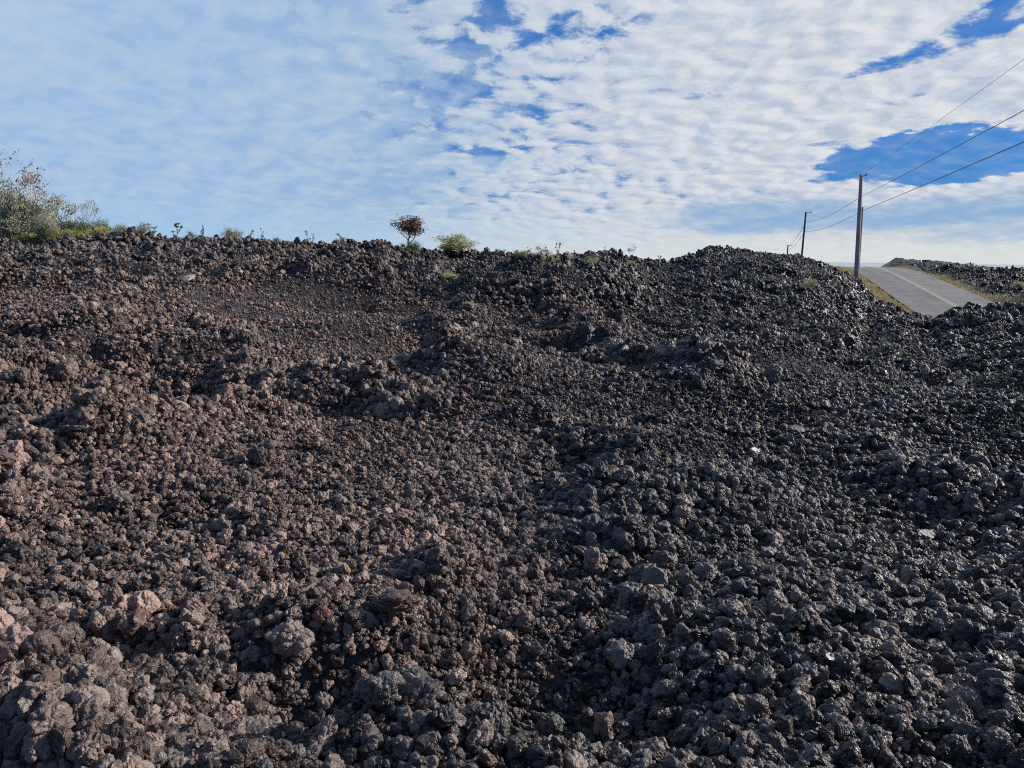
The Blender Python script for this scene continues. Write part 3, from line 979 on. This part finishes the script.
# skyline plants
for k, (px, yt, yb, w, sp, lf, lb) in enumerate([
    (122, 223, 231, 12, SP_BUSH, M_leafo, 'low scrub on the left skyline just past the green slope'),
    (141, 222, 231, 14, SP_BUSH, M_leafo, 'second low scrub on the left skyline'),
    (152, 224, 231, 8, SP_WISP, M_leafo, 'wispy twig bush right of the two low scrubs'),
    (176, 224, 234, 9, SP_SPIRE, M_leafd, 'dark pointed shrub on the left skyline'),
    (190, 230, 235, 10, SP_BUSH, M_leafd, 'tiny round scrub right of the pointed shrub'),
    (203, 226, 236, 3, SP_SPIRE, M_leafb, 'thin upright stem on the skyline'),
    (231, 227, 237, 15, SP_DENSE, M_leafo, 'round bush on the skyline between the two thin stems'),
    (250, 231, 237, 6, SP_WISP, M_leafb, 'small reddish sprig right of the round bush'),
    (262, 229, 238, 3, SP_SPIRE, M_leafd, 'second thin upright stem on the skyline'),
    (277, 236, 239, 9, SP_BUSH, M_leafo, 'flat scrub right of the second thin stem'),
    (308, 231, 241, 5, SP_WISP, M_leafo, 'pale forked sprig on the skyline'),
    (313, 235, 241, 3, SP_SPIRE, M_leafd, 'short dark stem beside the pale forked sprig'),
    (345, 234, 241, 9, SP_WISP, M_leafo, 'wispy pale plant left of the lone dark tree'),
    (335, 239, 241, 8, SP_BUSH, M_leafd, 'low dark scrub left of the wispy pale plant'),
]):
    plant(px, yt, yb, 38, sp, M_barkd, lf, 'shrub', lb, 'shrub', 'small plants on the left skyline', seed=60 + k, wpx=w)
# lone tree and bushes
SP_LONE = dict(depth=3, nb=4, low=.22, wob=.22, up=.07, rise=.75, leaves=15, clump=.10, leaf=.06, thick=1.4)
plant(409, 215, 249, 42, SP_LONE, M_barkd, M_leafl, 'tree', 'lone dark brown leaved tree on the skyline left of centre', 'tree', seed=37, wpx=27)
plant(411, 240, 252, 40, SP_DENSE, M_barkd, M_leafd, 'shrub', 'dark undergrowth at the foot of the lone tree', 'shrub', seed=32, wpx=18)
plant(460, 234, 258, 38, SP_BUSH, M_bark, M_leafg, 'shrub', 'light green bush with upright twigs right of the lone tree', 'shrub', seed=33, wpx=30)
plant(448, 244, 258, 37, SP_DENSE, M_barkd, M_leafo, 'shrub', 'olive shrub on the left of the light green bush', 'shrub', seed=34, wpx=18)
plant(450, 272, 280, 26, SP_DENSE, M_barkd, M_fern, 'shrub', 'small yellow green tuft on the rubble below the bush', 'shrub', seed=35, wpx=15)
for k, (px, yt, yb, Y, w, sp, lf, nm, lb) in enumerate([
    (505, 251, 258, 44, 7, SP_WISP, M_leafr, 'shrub', 'reddish sprig leftmost in the centre skyline row'),
    (516, 249, 262, 44, 9, SP_BUSH, M_leafr, 'shrub', 'orange brown bush in the centre skyline row'),
    (522, 250, 263, 44, 13, SP_DENSE, M_leafg, 'shrub', 'light green bush beside the orange brown one'),
    (538, 245, 260, 45, 9, SP_UMB, M_leafd, 'tree', 'small round headed tree in the centre skyline row'),
    (536, 254, 263, 43, 14, SP_DENSE, M_leafo, 'shrub', 'olive bush under the small round headed tree'),
    (550, 251, 263, 44, 10, SP_DENSE, M_leafg, 'shrub', 'green bush left of the dark spire'),
    (558, 244, 258, 46, 5, SP_SPIRE, M_leafd, 'shrub', 'dark narrow spire shaped shrub at centre skyline'),
    (555, 256, 266, 42, 10, SP_DENSE, M_leafg, 'shrub', 'pale bush in front of the dark spire'),
    (567, 257, 268, 41, 10, SP_BUSH, M_leafg, 'shrub', 'pale green bush low on the slope right of the spire'),
    (591, 256, 265, 43, 10, SP_DENSE, M_leafg, 'shrub', 'solitary light bush between the spire and the thin tree'),
    (630, 245, 262, 46, 8, SP_UMB, M_leafo, 'tree', 'thin little tree on the saddle right of centre'),
    (632, 259, 268, 42, 8, SP_BUSH, M_leafg, 'shrub', 'yellow green sprig below the thin little tree'),
    (497, 250, 258, 44, 5, SP_SPIRE, M_leafg, 'shrub', 'slim pale sapling left of the reddish sprig'),
    (529, 247, 260, 44, 5, SP_SPIRE, M_leafg, 'shrub', 'slim pale green sapling left of the small round headed tree'),
    (546, 248, 260, 44, 5, SP_SPIRE, M_leafg, 'shrub', 'slim pale green sapling right of the small round headed tree'),
    (573, 251, 263, 44, 5, SP_SPIRE, M_leafo, 'shrub', 'slim olive sapling at the right end of the centre row'),
    (606, 248, 258, 48, 4, SP_SPIRE, M_leafo, 'shrub', 'thin olive stem on the rise left of the thin little tree'),
    (660, 257, 262, 56, 5, SP_WISP, M_leafr, 'shrub', 'tiny red sprig at the foot of the right hill'),
]):
    plant(px, yt, yb, Y, sp, M_barkd, lf, nm, lb, nm, 'small plants on the centre skyline', seed=90 + k, wpx=w)
plant(809, 278, 291, 50, SP_DENSE, M_barkd, M_leafg, 'shrub', 'round light green bush on the dark hill left of the pole', 'shrub', seed=120, wpx=14)
plant(1021, 282, 290, 72, SP_DENSE, M_barkd, M_leafg, 'shrub', 'light green bush beyond the road at the right edge', 'shrub', seed=121, wpx=14)


def tufts(name, label, cat, pts, hmin, hmax, mat, nb=9, seed=1):
    r = random.Random(seed); mb = MB()
    pa = np.array(pts); zs = height(pa[:, 0], pa[:, 1])
    for (x, y), z in zip(pts, zs):
        z = float(z)
        for _ in range(nb):
            a = r.uniform(0, 6.28); h = r.uniform(hmin, hmax); b = Vector((x + r.gauss(0, .1), y + r.gauss(0, .1), z - .03))
            l = Vector((math.cos(a), math.sin(a), 0)); wv = Vector((-l.y, l.x, 0)) * h * .07
            m = b + l * h * .2 + Vector((0, 0, h * .7)); t = b + l * h * .6 + Vector((0, 0, h))
            mb.quad(b - wv, b + wv, m + wv * .8, m - wv * .8)
            mb.quad(m - wv * .8, m + wv * .8, t + wv * .1, t - wv * .1)
    return tag(mb.build(name, mat), label, cat, kind='stuff')


r = random.Random(5)
pts = []
for _ in range(2400):
    u = r.random(); px = 18 + 88 * u; Y = r.uniform(33.5, 46)
    p = at(px, 235, Y); pts.append((p.x, p.y))
tufts('fern_cover', 'yellow green ferns carpeting the slope beside the left thicket', 'ferns', pts, .18, .48, M_fern, 12, 6)
pts = []
for _ in range(1900):
    s = r.uniform(-6, 62); o = -(RW + abs(r.gauss(.1, .9)) + .15)
    if r.random() < .25 and s > 36: o -= 1
    p = _n + _hd * s + _side * o; pts.append((p.x, p.y))
tufts('verge_grass', 'yellow dry grass along the near verge of the road', 'grass', pts, .08, .30, M_dry, 6, 7)
pts = []
for _ in range(1300):
    s = r.uniform(-6, 60); o = RW + abs(r.gauss(.1, .7)) + .15
    p = _n + _hd * s + _side * o; pts.append((p.x, p.y))
tufts('verge_grass', 'straw coloured grass along the far verge of the road', 'grass', pts, .08, .26, M_dry, 6, 8)

# ------------------------------------------------------------------ utility poles and lines
def pole(base, top, r0, r1, mat, label, arm=None, group=None, name='utility_pole'):
    root = bpy.data.objects.new(name, None); COL.objects.link(root); root.location = base
    tag(root, label, 'utility pole', group)
    t = Vector(top) - Vector(base); n = 8
    m = MB(); m.tube([t * (i / n) for i in range(n + 1)], [r0 + (r1 - r0) * i / n for i in range(n + 1)], 12)
    m.build('shaft', mat, root, smooth=True)
    return root, t


def fitting(root, t, zs, arm_len):
    """short bracket to the right at the top with an upright insulator, and side insulators lower down"""
    ax = Vector((_side.x, _side.y, 0))
    m = MB(); a = t + Vector((0, 0, -.12)); m.tube([a, a + ax * arm_len], [.05, .04], 6); m.build('bracket', M_metal, root)
    p = a + ax * arm_len
    m = MB(); m.tube([p + Vector((0, 0, k)) for k in (0, .08, .09, .16, .17, .26)], [.03, .03, .07, .07, .035, .03], 8); m.build('insulator', M_metal, root)
    for z in zs:
        f = z / t.z; q = t * f
        m = MB(); m.tube([q, q + ax * .34], [.05, .05], 6); m.build('insulator', M_metal, root)


pb = at(856, 284, 71); pb.z = ground_z(pb.x, pb.y) - .1
pt = at(861.3, 174.5, 71)
r1_, t1 = pole(pb, pt, .23, .145, M_pole, 'tall pinkish grey wooden utility pole, nearest, beside the road')
sb = at(857.5, 283, 73.0); sb.z = ground_z(sb.x, sb.y) - .1
st_ = at(862.3, 207, 73.2)
rs, ts = pole(sb, st_, .13, .10, M_poled, 'shorter thin brown pole standing right behind the tallest pole')
p2b = at(801, 256, 138); p2b.z = ground_z(p2b.x, p2b.y) - .1
p2t = at(806, 212, 138)
r2, t2 = pole(p2b, p2t, .20, .15, M_poled, 'second nearest grey utility pole rising behind the dark hill')
p3b = at(787, 254, 205); p3b.z = ground_z(p3b.x, p3b.y) - .1
p3t = at(788, 245, 205)
r3, t3 = pole(p3b, p3t, .2, .16, M_poled, 'farthest utility pole on the line, a tiny stub over the hill')
p4b = at(970, 270, 230); p4b.z = ground_z(p4b.x, p4b.y) - .1
p4t = at(970.5, 262, 230)
r4, t4 = pole(p4b, p4t, .2, .16, M_poled, 'tiny distant pole with a crossarm beyond the road at right')
m = MB(); m.tube([t4 + Vector((-1.2, 0, -.5)), t4 + Vector((1.2, 0, -.5))], [.1, .1], 6); m.build('crossarm', M_poled, r4)
fitting(r1_, t1, [], 1.1 * .4)
fitting(r2, t2, [], .9)
fitting(r3, t3, [], 1.0)


def wire(a, b, sag, rad, label):
    m = MB(); pts = []
    for i in range(29):
        t = i / 28; p = a.lerp(b, t); p.z -= sag * 4 * t * (1 - t); pts.append(p)
    m.tube(pts, [rad] * 29, 6)
    return tag(m.build('power_line', M_wire, smooth=True), label, 'power line', 'wires strung between the utility poles')


def thru(a, px, py, Y, k):
    """far end of a wire that starts at a and passes the given view direction"""
    q = at(px, py, Y); return a + (q - a) * k


aU = at(860.8, 197, 70.9); aL = at(862.6, 210.5, 73); aT = at(863.4, 174, 71)
wire(aU, thru(aU, 1024, 107.5, 32.5, 1.7), .12, .017, 'middle wire running from the tallest pole out over the right edge')
wire(aL, thru(aL, 1024, 139, 32.5, 1.7), .12, .020, 'lowest wire running from the tallest pole out over the right edge')
wire(aT, thru(aT, 1024, 57, 32.5, 1.7), .10, .009, 'thin topmost wire running out over the upper right corner')
bU = at(806, 222, 138); bL = at(805, 231.5, 138)
wire(aU, bU, .5, .02, 'upper wire between the tallest pole and the second pole')
wire(aL, bL, .5, .022, 'lower wire between the tallest pole and the second pole')
wire(bU, at(788, 247, 205), .6, .03, 'upper wire dropping from the second pole to the farthest pole')
wire(bL, at(788, 250, 205), .6, .03, 'lower wire dropping from the second pole to the farthest pole')

# ------------------------------------------------------------------ small litter: twigs
def twig(px, py, wpx, ang, label, seed):
    r = random.Random(seed)
    x, y = ground_hit(px, py); z = ground_z(x, y) + .07
    L = wpx / F * y; m = MB(); d = Vector((math.cos(ang), math.sin(ang) * .6, .25)).normalized(); p = Vector((x, y, z)) - d * L / 2
    pts = [p]
    for i in range(6):
        d = (d + Vector((r.gauss(0, .15), r.gauss(0, .15), r.gauss(0, .1)))).normalized(); p = p + d * L / 6; pts.append(p)
    m.tube(pts, [.004, .0038, .0035, .003, .0025, .002, .0015], 5)
    q = pts[3]; e = (d + Vector((-.6, .5, .5))).normalized()
    m.tube([q, q + e * L * .25, q + e * L * .5 + Vector((0, 0, .02))], [.003, .002, .001], 5)
    tag(m.build('dry_twig', M_twig), label, 'twig')


twig(1003, 665, 40, 1.9, 'bleached forked twig on the rubble at the right edge', 1)
twig(985, 668, 26, 2.4, 'thin bleached twig left of the forked twig', 2)
twig(300, 603, 24, .4, 'pale twig lying in the left foreground gravel', 3)
twig(310, 535, 16, .1, 'short pale stick on the fine brown gravel', 4)

# ------------------------------------------------------------------ light and sky
SUN_AZ = math.radians(76); SUN_EL = math.radians(26)
sun_d = bpy.data.lights.new('sun', 'SUN'); sun_d.energy = 5.0; sun_d.angle = math.radians(.6); sun_d.color = (1, .92, .83)
sun = bpy.data.objects.new('sun', sun_d); COL.objects.link(sun)
sdir = Vector((math.sin(SUN_AZ) * math.cos(SUN_EL), math.cos(SUN_AZ) * math.cos(SUN_EL), math.sin(SUN_EL)))
sun.rotation_euler = sdir.to_track_quat('Z', 'Y').to_euler(); sun.location = sdir * 50

w = bpy.data.worlds.new('World'); scene.world = w; w.use_nodes = True
nt = w.node_tree; nt.nodes.clear(); g = G(nt)
out = g.n('ShaderNodeOutputWorld'); bg = g.n('ShaderNodeBackground'); nt.links.new(bg.outputs[0], out.inputs[0])
sky = g.n('ShaderNodeTexSky', sky_type='NISHITA'); sky.sun_disc = False
sky.sun_elevation = SUN_EL; sky.sun_rotation = SUN_AZ; sky.air_density = 1.0; sky.dust_density = .6; sky.ozone_density = 3
tc = g.n('ShaderNodeTexCoord'); V = tc.outputs['Generated']
sp = g.n('ShaderNodeSeparateXYZ'); g.set(sp.inputs[0], V); x, y, z = sp.outputs
az = g.m('ARCTAN2', x, y); el = g.m('ARCSINE', z)
zz = g.m('ADD', g.m('MAXIMUM', z, 0.0), .24)
u = g.m('DIVIDE', x, zz); v = g.m('DIVIDE', y, zz)
UV = g.vec(u, v, 0.0)


wobn = g.n('ShaderNodeTexNoise'); g.set(wobn.inputs['Vector'], UV); wobn.inputs['Scale'].default_value = 7; wobn.inputs['Detail'].default_value = 6; wobn.inputs['Roughness'].default_value = .65
WOB = g.m('MULTIPLY', g.m('SUBTRACT', wobn.outputs[0], .5), 1.5)


def blob(px, py, rx, ry, tilt=0.0):
    """soft ellipse in the sky around a direction; radii in picture pixels -> radians; returns 0..1"""
    a, e = azel(px, py)
    da = g.m('MULTIPLY', g.m('SUBTRACT', az, a), math.cos(e)); de = g.m('SUBTRACT', el, e)
    c, s = math.cos(tilt), math.sin(tilt)
    p = g.m('ADD', g.m('MULTIPLY', da, c * F / rx), g.m('MULTIPLY', de, s * F / rx))
    q = g.m('SUBTRACT', g.m('MULTIPLY', de, c * F / ry), g.m('MULTIPLY', da, s * F / ry))
    r2 = g.m('ADD', g.m('MULTIPLY', p, p), g.m('MULTIPLY', q, q))
    return g.rng(g.m('ADD', g.m('SQRT', r2), WOB), 0.30, 1.30, 1.0, 0.0)


def total(lst):
    t = None
    for (s, b_) in lst:
        q = g.m('MULTIPLY', b_, s); t = q if t is None else g.m('ADD', t, q)
    return t


# puffs: altocumulus cells plus fluff
warp = g.n('ShaderNodeTexNoise'); g.set(warp.inputs['Vector'], UV); warp.inputs['Scale'].default_value = 3.0; warp.inputs['Detail'].default_value = 3
wv = g.n('ShaderNodeVectorMath', operation='MULTIPLY_ADD'); g.set(wv.inputs[0], warp.outputs['Color']); wv.inputs[1].default_value = (.16, .16, 0); g.set(wv.inputs[2], UV)
UW = wv.outputs[0]
streak = g.n('ShaderNodeMapping'); g.set(streak.inputs[0], UW); streak.vector_type = 'TEXTURE'; streak.inputs['Rotation'].default_value = (0, 0, math.radians(-54)); streak.inputs['Scale'].default_value = (2.6, .5, 1)
US = streak.outputs[0]


def puff(vec):
    c1 = g.m('SUBTRACT', 1.0, g.vor(vec, 15, 'SMOOTH_F1', .8))
    f1 = g.noise(vec, 8.5, 8, .70, .2)
    return g.m('ADD', g.m('MULTIPLY', c1, .36), g.m('MULTIPLY', f1, .92))


n0 = puff(UW)
off = g.n('ShaderNodeVectorMath', operation='ADD'); g.set(off.inputs[0], UW)
off.inputs[1].default_value = (math.sin(SUN_AZ) * .03, -.03, 0)
n1 = puff(off.outputs[0])
big_ = g.noise(UV, 1.3, 4, .55)
str_ = g.noise(US, 3.2, 6, .58)
holes = total([
    (1.35, blob(905, 164, 132, 27, .04)), (1.3, blob(1020, 152, 110, 26, -.02)), (.6, blob(870, 150, 60, 22)), (.68, blob(965, 34, 120, 18, .28)), (.6, blob(1010, 12, 60, 16, .3)), (.45, blob(870, 60, 75, 12, .22)), (.16, blob(480, 90, 170, 95)), (.62, blob(500, 12, 30, 18)), (.6, blob(470, 48, 22, 10)),
    (.35, blob(690, 95, 45, 9)), (.38, blob(430, 92, 70, 16)), (.40, blob(480, 150, 50, 6)), (.35, blob(400, 78, 60, 20)),
    (.28, blob(270, 105, 40, 5)), (.25, blob(560, 25, 80, 16)), (.35, blob(860, 110, 50, 6, .2)), (.4, blob(985, 118, 90, 7, .2)), (.35, blob(930, 88, 80, 6, .22))])
fills = total([(1.0, blob(1010, 184, 90, 11, .12)), (1.0, blob(880, 194, 75, 10, -.05)), (.7, blob(790, 178, 50, 22)), (.5, blob(980, 100, 120, 16, .25)), (.4, blob(760, 120, 160, 60)), (.6, blob(960, 238, 160, 14))])
rgt = g.rng(az, .0, .45)
sa = g.m('ADD', .25, g.m('MULTIPLY', rgt, .55)); na_ = g.m('SUBTRACT', .92, g.m('MULTIPLY', rgt, .25))
cover = g.m('ADD', g.m('MULTIPLY', n0, na_), g.m('MULTIPLY', str_, sa))
cover = g.m('ADD', cover, g.m('MULTIPLY', g.m('SUBTRACT', big_, .5), .30))
cover = g.m('SUBTRACT', cover, g.m('MULTIPLY', holes, .30))
cover = g.m('ADD', cover, g.m('MULTIPLY', fills, .22))
thick = g.rng(cover, .49, .69, 0.0, 1.0)
veil = g.m('MINIMUM', total([(.8, blob(120, 100, 300, 190)), (1.0, blob(20, 170, 330, 150)), (.85, blob(100, 50, 330, 140)), (.7, blob(300, 190, 170, 60)), (1.3, blob(765, 216, 100, 20, .03)), (1.3, blob(965, 216, 120, 20, .05))]), 1.0)
shade = g.m('ADD', .52, g.m('MULTIPLY', g.m('SUBTRACT', n0, n1), 3.2), clamp=True)
shade = g.m('ADD', g.m('MULTIPLY', shade, .8), g.m('MULTIPLY', thick, .2), clamp=True)
rightness = g.rng(az, -.55, .40, 0.0, 1.0)
c_lit = g.mix(rightness, (.47, .58, .72), (.75, .775, .80))
c_shd = g.mix(rightness, (.36, .48, .68), (.42, .51, .65))
cloud = g.mix(shade, c_shd, c_lit)
vt = g.m('ADD', g.m('MULTIPLY', str_, .45), g.m('MULTIPLY', n0, .45))
c_veil = g.mix(rightness, g.mix(g.rng(vt, .36, .70), (.325, .495, .765), (.47, .60, .77)), g.mix(g.rng(vt, .42, .70), (.25, .40, .63), (.55, .63, .70)))
cloud_v = g.mix(g.m('MULTIPLY', veil, .93), cloud, c_veil)
skyc = g.n('ShaderNodeVectorMath', operation='MULTIPLY'); g.set(skyc.inputs[0], sky.outputs[0]); skyc.inputs[1].default_value = (.030, .075, .135)
blue = g.mix(.65, skyc.outputs[0], g.mix(rightness, (.11, .29, .62), (.016, .128, .44)))
alpha = g.m('MAXIMUM', thick, g.m('MULTIPLY', veil, .96))
wisp = g.m('MULTIPLY', g.rng(g.m('ADD', g.m('MULTIPLY', n0, .5), g.m('MULTIPLY', str_, .5)), .42, .68), .16)
alpha = g.m('MULTIPLY', g.m('MAXIMUM', alpha, wisp), .98)
c = g.mix(alpha, blue, cloud_v)
c_hz = g.mix(g.rng(az, -.5, .35), (.34, .56, .80), (.70, .73, .72))
hzn = g.m('MULTIPLY', g.rng(el, .0, .085, 1.0, 0.0), g.rng(n0, .3, .9, 1.0, .75))
band = g.m('MINIMUM', total([(1.1, blob(760, 218, 85, 15, .03)), (1.1, blob(955, 214, 130, 13, .05)), (.6, blob(1000, 235, 60, 8))]), 1.0)
band = g.m('MULTIPLY', band, g.rng(vt, .35, .62, .85, .45))
c = g.mix(hzn, c, c_hz)
c = g.mix(band, c, (.235, .42, .70))
# unseen sky behind and overhead, made deep blue to cut ambient light
clear = g.m('MAXIMUM', g.rng(g.m('ABSOLUTE', az), .80, 1.35), g.rng(el, .62, .95))
c = g.mix(g.m('MULTIPLY', clear, .9), c, g.mix(.7, skyc.outputs[0], (.040, .085, .18)))
g.set(bg.inputs[0], c); bg.inputs[1].default_value = 1.0

scene.render.engine = 'CYCLES'
scene.cycles.max_bounces = 4
scene.cycles.diffuse_bounces = 1
scene.cycles.transparent_max_bounces = 4
scene.cycles.use_denoising = False
scene.cycles.filter_width = 1.1
scene.cycles.denoiser = 'OPENIMAGEDENOISE'
scene.cycles.use_adaptive_sampling = True
scene.cycles.adaptive_threshold = .05
scene.cycles.sample_clamp_indirect = 4
scene.view_settings.view_transform = 'Standard'
scene.view_settings.look = 'None'
scene.view_settings.exposure = 0
